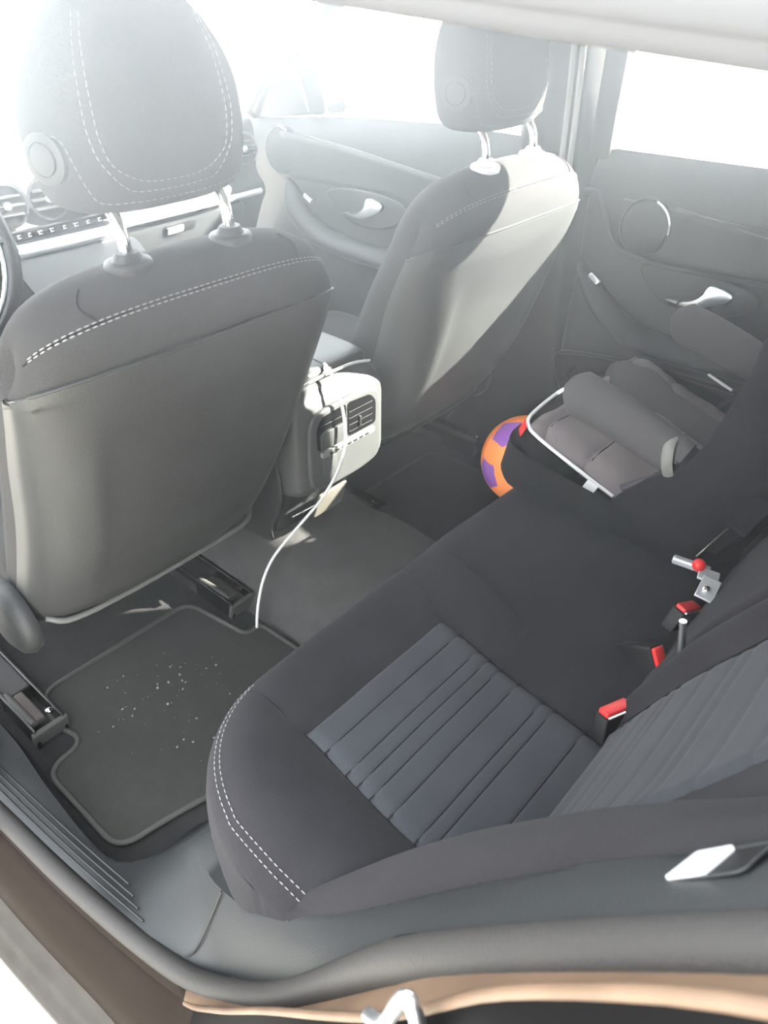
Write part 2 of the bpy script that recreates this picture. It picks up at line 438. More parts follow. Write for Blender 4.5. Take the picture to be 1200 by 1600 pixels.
# ------------------------------------------------------------ right side of the car
# B pillar
def bp(z):
    x = sinterp([(0, .672), (.3, .672), (.55, .668), (.8, .655), (1.1, .615)], z)
    y0 = sinterp([(0, .18), (.2, .215), (.35, .245), (.6, .262), (.8, .262), (1.1, .250)], z)
    y1 = sinterp([(0, .60), (.2, .50), (.35, .44), (.6, .42), (.8, .41), (1.1, .385)], z)
    return [(x+.14, y0 - .03, z), (x+.012, y0, z), (x+.002, y0+.008, z), (x, y0+.02, z), (x-.004, (y0+y1)/2, z), (x, y1-.02, z), (x+.012, y1, z), (x+.14, y1 + .03, z)]
o = obj('wall_right', loft([bp(-.02 + i*.05) for i in range(24)], closed=True), 'plastic', kind='structure', angle=60)
tag(o, 'dark grey centre pillar trim between the right front and rear doors', 'pillar trim')
for dy, w, nm in ((.030, .012, 'sunlit_edge'), (.010, .012, 'sunlit_edge')):
    pts = [(sinterp([(0, .672), (.3, .672), (.55, .668), (.8, .655), (1.1, .615)], z) - .004, sinterp([(.55, .260), (.72, .268), (.8, .265), (1.1, .252)], z) + dy - .003, z) for z in (.715, .76, .85, .95, 1.08)]
    obj(nm, tube(pts, .0065, n=10, k=4, flat=(.5, 1), ref=(1, 0, 0)), 'headliner', o)  # pale colour stands for sun on the pillar edges

def door(y0, y1, name, label, belt, front):
    """a right-hand door: y0 rear edge, y1 front edge"""
    r = root(name, (.70, (y0+y1)/2, 0), label, 'car door')
    def pt(u, v):
        y = y0 + (y1-y0)*u
        zb = interp(belt, y)
        z = .02 + (zb - .02)*v
        x = sinterp([(0, .690), (.15, .676), (.42, .662), (.55, .667), (.70, .680), (.86, .676), (.93, .680), (.97, .690), (1.0, .708)], v)
        e = min(u, 1-u)*(y1-y0)
        if e < .03: x += .028*(1-e/.03)**2
        return (x, y, z)
    obj('door_panel', grid(pt, 60, 60), 'soft', r)
    obj('outer_skin', grid(lambda u, v: (.735 + .05*math.sin(PI*v*.9) - .03*v, y0 - .02 + (y1-y0+.04)*u, -.15 + (interp(belt, y0+(y1-y0)*u) - .01 + .15)*v), 12, 12), 'paint', r)
    zb0, zb1 = interp(belt, y0+.02), interp(belt, y1-.02)
    return r

# rear door --------------------------------------------------
belt = [(-1, .83), (-.3, .826), (.2, .818), (.25, .80)]
rd = door(-.78, .245, 'car_door', 'right rear car door with chrome handle, behind the child seat', belt, False)
obj('upper_trim', grid(lambda u, v: (.667 + .004*math.sin(PI*v), .125 - .80*u + .02*v, (.625 + .01*u) + ((.735 - .028*u) - (.625 + .01*u))*v), 30, 8), 'plastic', rd, solid=.012, solid_off=0)
obj('trim_line', tube([(.663, .03, .737), (.663, -.06, .727), (.663, -.16, .714), (.664, -.4, .70)], .0016, n=6), 'barplastic', rd)
sp = obj('tweeter_cover', lathe((.668, .085, .690), (-1, -.05, .1), [(.058, 0), (.058, .006), (.054, .011), (.05, .008), (.048, .010), (.03, .016), (.0, .018)], n=40, sq=(1, .95)), 'plastic', rd)
obj('highlight_arc', tube([(.656, .085 - .054*math.cos(a), .690 + .056*math.sin(a)) for a in [math.radians(d) for d in (70, 55, 40, 25, 10, -5)]], .0022, n=6), 'chrome', sp)  # arc shaped to imitate a highlight on the cover
obj('pull_trim', tube([(.668, .235, .735), (.664, .205, .738), (.661, .180, .70), (.661, .145, .645), (.663, .10, .628), (.664, .0, .623), (.664, -.2, .632), (.664, -.5, .65)], .0065, n=8), 'soft', rd)
obj('armrest', tube([(.672, .215, .585), (.656, .195, .570), (.646, .155, .53), (.640, .10, .490), (.637, .04, .468), (.636, -.06, .462), (.636, -.2, .468), (.638, -.5, .48)], lambda t: .012 + .016*min(1, t*3), n=14, flat=(.75, 1.1)), 'soft', rd)
obj('window_switch', box((.645, .168, .567), (.012, .030, .012), eul(0.5, .3, 0)), 'satin', rd, bevel=.003)
bowl = smooth2([(.075, .612), (.055, .575), (.01, .545), (-.05, .538), (-.11, .545), (-.165, .575), (-.17, .605), (-.10, .622), (.0, .625)], 5)
obj('handle_bowl', prism([(-y, z) for y, z in bowl], (.668, 0, 0), (0, -1, 0), (0, 0, 1), .006, .006), 'plastic', rd)
def door_handle(parent, y, z, s=1):
    top = [(0, .562), (-.03, .563), (-.055, .573), (-.072, .590), (-.080, .608), (-.105, .607), (-.128, .598)]
    bot = [(-.118, .582), (-.09, .567), (-.06, .558), (-.03, .557), (0, .560)]
    ol = smooth2([(a[0]*s, (a[1]-.56)*s) for a in top + bot], 4)
    return obj('door_handle', prism([(-a, b) for a, b in ol], (.658, y, z), (0, -1, 0), (0, 0, 1), .012, .003), 'satin', parent)
door_handle(rd, .0, .560)
pk = smooth2([(.235, .372), (.15, .392), (.02, .405), (-.2, .41), (-.6, .41), (-.6, .18), (-.2, .17), (.1, .19), (.2, .27), (.235, .33)], 5)
obj('door_pocket', prism([(-y, z) for y, z in pk], (.672, 0, 0), (0, -1, 0), (0, 0, 1), .034, .020), 'plastic', rd)
obj('pocket_line', tube([(.637, .22, .378), (.637, .15, .393), (.637, .02, .407), (.637, -.3, .41)], .0014, n=6), 'barplastic', rd)
wf = [(.702, .232, .80), (.684, .222, .90), (.655, .205, 1.00), (.62, .190, 1.10)]
obj('window_frame', join(tube(wf, .020, n=10, flat=(.7, 1.2), ref=(1, 0, 0)), tube([(.62, .190, 1.105), (.615, -.2, 1.112), (.62, -.75, 1.09)], .016, n=10)), 'plastic', rd)
obj('window_glass', grid(lambda u, v: (.712 - .085*v - .015*v*v, .22 - .98*u - .02*v, .80 + .31*v), 6, 6), 'glass', rd)

# front door -------------------------------------------------
beltf = [(.3, .815), (.66, .815), (.82, .806), (1.05, .79), (1.33, .758), (1.5, .74)]
fd = door(.40, 1.42, 'car_door', 'right front car door beside the far front seat, with wing mirror outside its window', beltf, True)
def ftrim(u, v):
    y = 1.20 - .75*u
    zt = interp([(.4, .69), (.672, .704), (.911, .727), (1.079, .738), (1.3, .745)], y); zl = interp([(.4, .60), (.8, .635), (1.1, .625), (1.3, .62)], y)
    return (.672 + .003*math.sin(PI*v), y, zl + (zt-zl)*v)
obj('upper_trim', grid(ftrim, 30, 8), 'plastic', fd, solid=.012, solid_off=0)
obj('trim_line', tube([(.668, 1.10, .742), (.668, .911, .729), (.668, .672, .706), (.668, .5, .692)], .0022, n=6), 'barplastic', fd)
sp = obj('tweeter_cover', lathe((.680, 1.205, .690), (-1, -.1, .1), [(.066, 0), (.066, .006), (.060, .012), (.055, .010), (.035, .018), (0, .021)], n=40), 'plastic', fd)
obj('highlight_arc', tube([(.667, 1.205 + .062*math.cos(a), .692 + .062*math.sin(a)) for a in [math.radians(d) for d in (60, 80, 100, 120)]], .002, n=6), 'chrome', sp)  # imitated highlight on the front tweeter too
obj('armrest', tube([(.682, 1.185, .61), (.666, 1.165, .59), (.652, 1.13, .545), (.646, 1.05, .498), (.644, .95, .482), (.642, .85, .478), (.642, .45, .48)], lambda t: .013 + .017*min(1, t*3), n=14, flat=(.75, 1.1)), 'soft', fd)
obj('window_switch', box((.655, 1.085, .583), (.012, .034, .012), eul(.4, .3, 0)), 'satin', fd, bevel=.003)
bowl = smooth2([(1.02, .61), (.98, .57), (.93, .545), (.86, .54), (.80, .55), (.74, .58), (.74, .62), (.84, .635), (.95, .63)], 5)
obj('handle_bowl', prism([(-y, z) for y, z in bowl], (.668, 0, 0), (0, -1, 0), (0, 0, 1), .006, .006), 'plastic', fd)
door_handle(fd, .94, .568, 1.1)
wf = [(.702, .40, .81), (.684, .395, .90), (.655, .385, 1.0), (.62, .37, 1.10)]
wt = [(.62, .37, 1.105), (.62, .80, 1.10), (.635, .93, 1.055), (.655, 1.04, .99), (.675, 1.16, .91), (.69, 1.26, .84), (.70, 1.33, .775)]
obj('window_frame', join(tube(wf, .018, n=10, flat=(.7, 1.2), ref=(1, 0, 0)), tube(wt, .016, n=10)), 'plastic', fd)
def fwin(u, v):
    top = sinterp([(.38, 1.10), (.80, 1.095), (.95, 1.045), (1.16, .91), (1.33, .78), (1.40, .76)], .40 + .92*u)
    z = .79 + (top-.79)*v
    return (.715 - .31*(z-.79), .40 + .92*u, z)
obj('window_glass', grid(fwin, 14, 6), 'glass', fd)
# quarter sail behind the mirror
sail = [(1.33, .76), (1.04, .80), (1.035, .83), (1.055, .925), (1.075, .945), (1.16, .905), (1.27, .83)]
obj('mirror_sail', prism([(-y, z) for y, z in fillet(sail, .015)], (.703 + .28*.79, 0, 0), (0, -1, .0), (-.28, 0, 1), .012, .004), 'soft', fd)
obj('sail_edge', tube([(.690, 1.100, .800), (.672, 1.105, .86), (.658, 1.112, .910)], .006, n=8), 'headliner', fd)

# windscreen pillar, right
ap = [(.60, .80, 1.125), (.625, .92, 1.065), (.655, 1.05, .985), (.685, 1.18, .91), (.705, 1.28, .845), (.715, 1.36, .77)]
o = obj('trim_6', tube(ap, .030, n=12, flat=(.8, 1.0)), 'soft', kind='structure'); tag(o, 'windscreen pillar at the far right front corner', 'windscreen pillar')
o = obj('window_1', grid(lambda u, v: (-.70 + 1.40*u*(1) + 0*v, 1.62 - .72*v - .18*(2*u-1)**2*(1-.4*v), .78 + .38*v - .05*(2*u-1)**2*v), 14, 8), 'glass', kind='structure')
tag(o, 'windscreen in front of the dashboard', 'windscreen')
# wing mirror outside
mr = root('wing_mirror', (.80, 1.12, .86), 'pale wing mirror outside the right front window', 'wing mirror')
mo = smooth2([(1.285, .873), (1.243, .897), (1.116, .901), (1.04, .876), (1.022, .83), (1.05, .795), (1.2, .785), (1.28, .80)], 5)
mo = [((1.30 - y), z) for y, z in mo]
obj('housing', prism([(.755 + a*.95, z) for a, z in mo], (0, 1.19, 0), (1, -.25, 0), (0, 0, 1), -.09, .035), 'headliner', mr)
mi = smooth2([(.03, .872), (.08, .888), (.18, .888), (.25, .865), (.262, .83), (.24, .805), (.1, .795), (.03, .81)], 5)
obj('mirror_glass', prism([(.755 + a*.95, z) for a, z in mi], (0, 1.184, 0), (1, -.25, 0), (0, 0, 1), .004, .002), 'mirror', mr)
obj('bracket', tube([(.70, 1.12, .81), (.76, 1.10, .80), (.80, 1.08, .80)], .02, n=10), 'soft', mr)

# left side shell that shades the cabin: centre pillar and closed front door (mostly outside the picture)
def bpl(z):
    x = sinterp([(0, -.735), (.3, -.72), (.8, -.70), (1.15, -.63)], z)
    y0 = sinterp([(0, .42), (.2, .40), (.5, .36), (1.15, .26)], z); y1 = y0 + .14
    return [(x-.06, y0, z), (x, y0+.004, z), (x+.012, y0+.03, z), (x+.012, y1-.03, z), (x, y1, z), (x-.06, y1, z)]
o = obj('trim_7', loft([bpl(.0 + i*.06) for i in range(20)]), 'trim', kind='structure', angle=70); tag(o, 'left centre pillar trim at the left picture edge', 'pillar trim')

ld = Vector((-.55, .42, 0)).normalized(); ln = Vector((ld.y, -ld.x, 0)); lp = Vector((-.86, .36, 0))
o = obj('door_1', join(grid(lambda u, v: lp + ld*(.86*u) + Vector((0, 0, -.12 + .93*v)) + ln*(.05*math.sin(PI*v)), 12, 12), grid(lambda u, v: lp + ld*(.86*u) + Vector((0, 0, -.12 + .93*v)) - ln*(.07*math.sin(PI*v)), 12, 12)), 'soft', kind='structure')
tag(o, 'near rear door swung wide open, beyond the left picture edge', 'car door')

# ------------------------------------------------------------ front seats
PROF = [(.40, .245), (.335, .315), (.275, .42), (.232, .53), (.202, .63), (.184, .70), (.176, .745), (.175, .775), (.181, .798), (.197, .820), (.218, .834), (.242, .840), (.268, .837), (.298, .822), (.328, .785), (.368, .70), (.43, .60), (.50, .48), (.555, .36), (.59, .27)]
PU = [i/(len(PROF)-1) for i in range(len(PROF))]
TY = [(u, p[0]) for u, p in zip(PU, PROF)]; TZ = [(u, p[1]) for u, p in zip(PU, PROF)]
U_SHELL = PU[6] + .004; U_SEAM = PU[8] + .012
SIDE = [1]
def seat_pt(a, u, grow=0.0):
    """a in -1..1 across the seat, u along the profile (rear bottom, up, over, front down)"""
    y, z = sinterp(TY, u), sinterp(TZ, u)
    w = sinterp([(.2, .185), (.35, .195), (.5, .215), (.65, .240), (.74, .247), (.80, .236), (.85, .225)], z)
    if a*SIDE[0] < 0: w = sinterp([(.2, .25), (.35, .245), (.5, .243), (.65, .245), (.74, .247), (.80, .236), (.85, .225)], z)
    k = (1 - min(1, abs(a))**3.2)**(1/3.2)
    if z > .72: cy, cz = .262, .70
    else:
        cy = sinterp([(.24, .50), (.36, .435), (.48, .375), (.60, .325), (.72, .262)], z); cz = z
    kz = k if z > .72 else k
    y2 = cy + (y - cy)*k; z2 = cz + (z - cz)*(.30 + .70*k) if z > .72 else z
    c = Vector((a*w, y2, z2))
    if grow:
        d = Vector((a*abs(a)**2*.6, (y-cy)*k, (z-cz) if z > .72 else 0)); d.normalize(); c += d*grow
    return c
def seat_u(z):
    lo, hi = 0.0, PU[7]
    for _ in range(40):
        m = (lo+hi)/2
        if sinterp(TZ, m) < z: lo = m
        else: hi = m
    return lo
def across(n): return [math.sin(PI/2*(2*i/(n-1)-1))**1 for i in range(n)]

# headrest
HW = [(.888, .0), (.891, .08), (.898, .112), (.913, .128), (.94, .135), (.98, .137), (1.02, .131), (1.055, .113), (1.085, .088), (1.105, .055), (1.113, .0)]
def head_pt(z, ang):
    w = sinterp(HW, z)
    yc = .287 + .06*(z-1.0)
    t = .060*min(1, (w/.137))**.55 * (1 if z > .95 else .86 + .14*(z-.89)/.06)
    c, s = math.cos(ang), math.sin(ang); e = 2/2.7
    return Vector((w*math.copysign(abs(c)**e, c), yc + t*math.copysign(abs(s)**e, s), z))
def head_rear(x, z, off=.0018):
    w = max(sinterp(HW, z), 1e-3); k = (1 - min(.999, abs(x)/w)**2.7)**(1/2.7)
    yc = .287 + .06*(z-1.0); t = .060*min(1, (w/.137))**.55 * (1 if z > .95 else .86 + .14*(z-.89)/.06)
    return Vector((x, yc - t*k - off, z))

def front_seat(cx, s, label):
    """s: +1 when the inboard side is +x (driver side), -1 otherwise"""
    SIDE[0] = s
    r = root('front_seat', (cx, .40, 0), label, 'car seat', 'front seats')
    X = lambda v: Vector((cx + v[0], v[1], v[2]))
    A = [math.copysign(1 - (1-abs(t))**1.6, t) if t else 0 for t in [2*i/44 - 1 for i in range(45)]]
    us = [U_SHELL*.985 + (1 - U_SHELL*.985)*i/70 for i in range(71)]
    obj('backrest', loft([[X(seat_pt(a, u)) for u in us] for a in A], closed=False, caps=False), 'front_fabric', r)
    us2 = [U_SHELL*i/40 for i in range(41)]
    def shell(a, u):
        p = seat_pt(a, u, .003)
        z = p.z
        d = .010*max(0, 1 - (abs(a)/.72)**8)*max(0, min(1, (.70-z)/.10))*max(0, min(1, (z-.30)/.08))
        return p + Vector((0, d, 0))
    sh = obj('back_shell', loft([[X(shell(a, u)) for u in us2] for a in A], closed=False, caps=False), 'shell', r, solid=.004)
    # turned lip along the upper edge of the shell and a bar along its bottom
    obj('shell_lip', tube([X(seat_pt(a, U_SHELL, .0035)) for a in A[3:-3]], .0022, n=6, k=1), 'soft', sh)
    obj('bottom_bar', tube([X((-.235, .42, .262)), X((-.20, .405, .246)), X((-.1, .398, .242)), X((.08, .398, .242)), X((.165, .40, .247)), X((.195, .42, .262))] if s > 0 else [X((.235, .42, .262)), X((.20, .405, .246)), X((.1, .398, .242)), X((-.08, .398, .242)), X((-.165, .40, .247)), X((-.195, .42, .262))], .0055, n=8), 'barplastic' if s > 0 else 'plastic', sh)
    for du in (0, .009):
        obj('stitching', dashes([X(seat_pt(a, U_SEAM + du, .0012)) for a in A[3:-3]], .0011, k=2), 'thread', r)
    obj('seam', tube([X(seat_pt(a, U_SEAM + .0045, .0004)) for a in A[2:-2]], .0012, n=6, k=1), 'seam', r)
    for q in (-.155, .155):
        obj('shoulder_seam', tube([X(seat_pt(q/.24 + .05*(math.sin(t/8*PI))*(1 if q > 0 else -1), U_SEAM + .01 + t*.012, .0006)) for t in range(9)], .0013, n=6, k=2), 'seam', r)
    # cushion, hinge covers, rails
    cu = smooth2([(-.20, .47), (-.222, .62), (-.222, .86), (-.15, .93), (.15, .93), (.222, .86), (.222, .62), (.20, .47)], 4)
    obj('seat_cushion', prism([(a, b) for a, b in cu], (cx, 0, .19), (1, 0, 0), (0, 1, 0), .15, .05), 'front_fabric', r)
    for q in (-s,):
        obj('hinge_cover', lathe((cx + q*.252, .475, .255), (q, 0, 0), [(.0, 0), (.064, 0), (.068, .012), (.062, .026), (.045, .034), (.0, .036)], n=32, sq=(1, 1.15)), 'soft', r)
    for q in (-1, 1):
        ib = (q == s)
        xr = cx + (q*.145 if ib else q*.288)
        y0 = .415
        rail = obj('seat_rail', join(box((xr, (y0+.95)/2+.06, .022), (.060, .95-y0-.12, .030))), 'matteblack', r, bevel=.004)
        for dx in (-.026, .026):
            obj('rail_side', box((xr + dx, (y0+.95)/2, .030), (.007, .95-y0, .045)), 'black', rail, bevel=.002)
        obj('rail_end', box((xr, y0+.004, .030), (.066, .010, .040), eul(.25, 0, 0)), 'matedge' if s > 0 else 'plastic', rail, bevel=.003)
        obj('rail_slider', box((xr - .004, y0+.065, .044), (.018, .085, .012)), 'rust', rail, bevel=.003)
        obj('rail_guide', tube([(xr - .020, y0+.12, .046), (xr - .019, y0+.06, .050), (xr - .018, y0+.02, .048)], .007, n=8), 'matedge', rail)
        obj('bolt', lathe((xr + .016, y0+.03, .046), (0, 0, 1), [(.006, 0), (.006, .004), (.003, .006), (0, .006)], n=12), 'chrome', rail)
    # headrest and posts
    zs = [.890 + (1.113-.890)*(.5 - .5*math.cos(PI*i/36)) for i in range(37)]
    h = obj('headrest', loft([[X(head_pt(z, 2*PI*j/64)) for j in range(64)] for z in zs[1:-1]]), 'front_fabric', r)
    for off in (0, .010):
        g = .086 + off
        pts = [(-.068 - off*.6, 1.085), (-.080 - off*.8, 1.05), (-g, 1.0), (-g + .001, .97), (-g + .010, .945), (-g + .036, .928 - off), (-.024, .923 - off), (0, .9225 - off), (.024, .923 - off), (g - .036, .928 - off), (g - .010, .945), (g - .001, .97), (g, 1.0), (.080 + off*.8, 1.05), (.068 + off*.6, 1.085)]
        obj('stitching', dashes([X(head_rear(x, z)) for x, z in pts], .0009, k=6), 'thread', h)
    pts = [(-.132, .935), (-.1315, .965), (-.127, .978), (-.120, .970), (-.113, .945), (-.103, .920), (-.09, .907), (-.05, .9035), (0, .9025), (.05, .9035), (.10, .908), (.12, .915)]
    obj('stitching', dashes([X(head_rear(x, z)) for x, z in pts], .0008, k=6), 'thread', h)
    for q in (-1,):
        an = PI + .22 if q < 0 else -.22
        ha, hb = head_pt(.955, an - .08), head_pt(.955, an + .08); td = (hb - ha).normalized()
        ax = Vector((td.y, -td.x, 0)); ax = ax if ax.x*q > 0 else -ax
        base = X(head_pt(.955, an)) - ax*.0065
        b = obj('adjuster_button', lathe(base, ax, [(.027, 0), (.0265, .006), (.0235, .008), (.018, .0075), (.0175, .006), (.0165, .006), (.016, .009), (.010, .010), (0, .010)], n=32), 'soft', h)
    for q in (-1, 1):
        x = q*.0759
        p = obj('headrest_post', tube([X((x, .236, .825)), X((x, .236, .845)), X((x, .2365, .862)), X((x, .241, .880)), X((x, .253, .896)), X((x, .270, .908)), X((x, .286, .918))], .0075, n=16, k=6), 'chrome', r)
        obj('post_collar', lathe(X((x, .2355, .832)), (0, -.06, 1), [(.0, 0), (.029, 0), (.030, .006), (.0285, .010), (.024, .0118), (.019, .0115), (.0165, .017), (.014, .0205), (.0125, .0205), (.0, .0205)], n=36, upv=(1, 0, 0), sq=(1.0, .82)), 'silver' if s < 0 else 'soft', r)
    return r
front_seat(-.360, 1, 'dark fabric front seat nearest the open doorway, its headrest at top left')
front_seat(.360, -1, 'far front seat beside the centre pillar, with sunlit shoulder and headrest')

# ------------------------------------------------------------ centre console
cn = root('centre_console', (0, .45, .15), 'grey centre console end with rear air vents and cable draped over it', 'console')
def con_ring(y, x0, x1, z0, z1, r, bev=0):
    return [(x, y, z) for x, z in fillet([(x0, z0), (x1, z0), (x1, z1), (x0, z1)], r, 6)]
# tapering body: rounded rear block, narrow foot
R = []
for y, w, z0, z1, rr in ((.318, .100, .318, .452, .025), (.322, .112, .300, .470, .032), (.330, .118, .288, .484, .036), (.345, .122, .278, .497, .040), (.37, .124, .270, .506, .042), (.42, .126, .262, .512, .042), (.55, .128, .24, .516, .040), (.75, .128, .22, .510, .04), (.95, .126, .20, .48, .04), (1.08, .124, .18, .48, .04)):
    R.append(con_ring(y, -w, w, z0, z1, rr))
obj('console_body', loft(R), 'console', cn)
# armrest lid: two halves with a split line
lid = obj('armrest_lid', loft([[(x, y, z) for x, z in fillet([(-w, .486 + dz), (w, .486 + dz), (w, .522 + dz), (-w, .522 + dz)], .012)] for y, w, dz in ((.356, .098, -.006), (.362, .106, -.001), (.40, .110, .001), (.60, .110, .003), (.80, .108, .0))]), 'console', cn)
obj('split_line', tube([(0, .358, .5165), (0, .40, .5228), (0, .60, .5250), (0, .8, .522)], .0018, n=6), 'matteblack', lid)
obj('lid_edge', tube([(-.1235, .352, .455), (-.122, .346, .480), (-.105, .347, .500), (-.06, .349, .5085), (0, .349, .5105), (.06, .349, .5085), (.105, .347, .500)], .0028, n=8), 'piping', cn)
# vent surround on the rear face
def face_pt(x, z, off=0): return Vector((x, .318 - off + .00, z))
sur = smooth2([(-.095, .318), (-.098, .385), (-.092, .450), (-.06, .466), (0, .470), (.06, .466), (.092, .450), (.098, .385), (.095, .318), (.06, .300), (0, .296), (-.06, .300)], 5)
obj('face_panel', prism([(a, b) for a, b in sur], (0, .322, 0), (1, 0, 0), (0, 0, 1), .012, .006), 'console', cn)
for q in (-1, 1):
    vo = fillet([(q*.003, .388), (q*.080, .388), (q*.080, .438), (q*.064, .456), (q*.003, .461)], .010)
    if q < 0: vo = vo[::-1]
    v = obj('air_vent', prism(vo, (0, .3105, 0), (1, 0, 0), (0, 0, 1), .0022, 0), 'black', cn)
    for z in (.398, .412, .426, .440):
        obj('vent_slat', box((q*.038, .3095, z), (.066, .004, .0014), eul(.9, 0, 0)), 'matteblack', v, bevel=.001)
    if q < 0: obj('vent_flap', prism(fillet([(-.072, .388), (-.008, .388), (-.008, .424), (-.072, .424)], .004), (0, .3084, 0), (1, 0, 0), (0, 0, 1), .003, .001), 'console', v)
    obj('vent_tab', box((q*.034, .3075, .410), (.005, .005, .022)), 'matteblack', v, bevel=.001)
whl = obj('vent_wheel', prism(fillet([(-.072, .372), (.072, .372), (.073, .384), (-.073, .384)], .003), (0, .3105, 0), (1, 0, 0), (0, 0, 1), .007, .002), 'clip', cn)
for i in range(7):
    obj('wheel_notch', box((-.050 + i*.0165, .3035, .3765), (.009, .002, .004)), 'matteblack', whl)
obj('panel_cover', prism(fillet([(-.066, .332), (-.030, .332), (-.030, .366), (-.066, .366)], .003), (0, .3105, 0), (1, 0, 0), (0, 0, 1), .0016, .0006), 'console', cn)
# lower foot with the socket flap and two bright strips
R = []
for z, w, y in ((.135, .100, .425), (.16, .100, .415), (.20, .100, .405), (.24, .100, .395), (.28, .104, .375), (.30, .108, .360)):
    R.append([(x, yy, z) for x, yy in fillet([(-w, y), (w, y), (w, .95), (-w, .95)], .022)])
ft = obj('console_foot', loft(R), 'plastic', cn)
obj('side_panel', prism(smooth2([(.36, .30), (.40, .45), (.46, .48), (.9, .46), (.9, .16), (.45, .15), (.40, .20)], 4), (-.1285, 0, 0), (0, 1, 0), (0, 0, 1), -.006, .006), 'plastic', ft)
obj('socket_flap', prism(fillet([(-.052, .197), (.030, .197), (.040, .250), (-.040, .250)], .005), (0, .4015, 0), (1, 0, 0), (0, -.18, 1), .006, .002), 'flap', ft)
for (zz, yy, xx) in ((.268, .372, .075), (.190, .402, .075)):
    obj('bright_strip', tube([(-xx, yy, zz), (-xx*.3, yy-.003, zz-.001), (xx*.4, yy-.002, zz), (xx, yy + .002, zz + .002)], .0022, n=8), 'chrome', ft)
for (xx, zz) in ((-.022, .222), (.008, .232)):
    obj('socket_symbol', join(*[box((xx + dx, .390, zz + dz), (.010, .002, .002), eul(0, a, 0)) for dx, dz, a in ((-.004, .001, .5), (.004, .001, -.5), (0, -.001, PI/2))]), 'matteblack', ft)

# white cable draped over the console and down the tunnel into the footwell
cb = [(-.005, .36, .526), (-.012, .335, .5155), (-.022, .318, .505), (-.026, .303, .487), (-.024, .297, .46), (-.022, .294, .42), (-.028, .293, .376), (-.045, .300, .325), (-.072, .315, .275), (-.108, .338, .225), (-.142, .355, .185), (-.172, .360, .158), (-.200, .358, .125), (-.222, .352, .085), (-.230, .352, .05), (-.232, .354, .020)]
tag(obj('charging_cable', tube(cb, .0030, n=10, k=8), 'cable'), 'thin white cable hanging from the console down to the near floor mat', 'cable')

# ------------------------------------------------------------ floor mats
def floor_mat(out, label):
    ol = fillet(out, .035, 6)
    r = root('floor_mat', (sum(p[0] for p in out)/len(out), sum(p[1] for p in out)/len(out), .0), label, 'floor mat', 'floor mats')
    obj('mat_pile', prism(ol if True else out, (0, 0, .004), (1, 0, 0), (0, 1, 0), .007, .0), 'matpile', r)
    obj('mat_edging', tube([(x, y, .0115) for x, y in ol], .0050, n=8, k=1, closed=True), 'matedge', r)
    return r
floor_mat([(-.612, .527), (-.278, .527), (-.256, .362), (-.216, .362), (-.208, .10), (-.50, .112), (-.60, .136), (-.690, .150), (-.692, .362), (-.613, .372), (-.634, .445)], 'carpet floor mat in the near footwell, grey edging, speckled with crumbs')
floor_mat([(.215, .527), (.560, .527), (.568, .365), (.60, .355), (.655, .35), (.66, .05), (.215, .05)], 'carpet floor mat in the far footwell, between tunnel and orange ball')
cr_ = []
for i in range(70):
    a, b = random.gauss(-.46, .07), random.gauss(.33, .075)
    if not (-.60 < a < -.27 and .17 < b < .50): continue
    d = random.choice((.0010, .0012, .0014, .0024)); cr_.append(box((a, b, .0125), (d*1.4, d, d), eul(random.random(), random.random(), random.random()*3)))
for q in ((-.412, .372), (-.418, .356), (-.46, .376), (-.438, .372), (-.47, .33), (-.35, .34)):
    cr_.append(box((q[0], q[1], .013), (.0038, .003, .003), eul(.4, .3, q[0]*20)))
o = obj('crumbs', join(*cr_), 'crumb', smooth=False, kind='stuff'); tag(o, 'pale crumbs scattered over the near floor mat', 'crumbs')

# ------------------------------------------------------------ rear bench
rb = root('rear_bench', (0, -.25, .2), 'dark fabric rear bench seat with bluish grey ribbed inserts', 'car seat')
def yfront(x):
    if x < -.47: return -.19 + .225*math.sqrt(max(0, 1 - ((x+.47)/.203)**2))
    if x > .50: return -.15 + .185*math.sqrt(max(0, 1 - ((x-.50)/.126)**2))
    return .035 + .004*math.sin((x+.47)*6)
XS = [-.6729, -.6715, -.668, -.663, -.656, -.648, -.638, -.626, -.612, -.597, -.58, -.562, -.545, -.528] + [-.512 + i*.016 for i in range(64)] + [.53, .55, .568, .584, .597, .607, .615, .621, .625]
EDGE = [(x, yfront(x)) for x in XS]
def edge_dist(x, y):
    d = 9
    for (a, b), (c, e) in zip(EDGE, EDGE[1:]):
        vx, vy = c-a, e-b; L = vx*vx+vy*vy
        t = max(0, min(1, ((x-a)*vx+(y-b)*vy)/L)) if L else 0
        d = min(d, math.hypot(x-a-vx*t, y-b-vy*t))
    d = min(d, x+.674 if x < 0 else 9,   .626-x if x > 0 else 9)
    return d
ZTAB = [(-.52, .318), (-.40, .336), (-.25, .346), (-.10, .356), (-.02, .354), (.05, .346)]
def gro(d, w): return math.exp(-(d/w)**2)
def ins_l(y): return -.520 - .018*max(0, min(1, (-.11-y)/.20))
def ins_r(y): return sinterp([(-.42, -.272), (-.319, -.266), (-.22, -.259), (-.16, -.250), (-.11, -.243)], y)
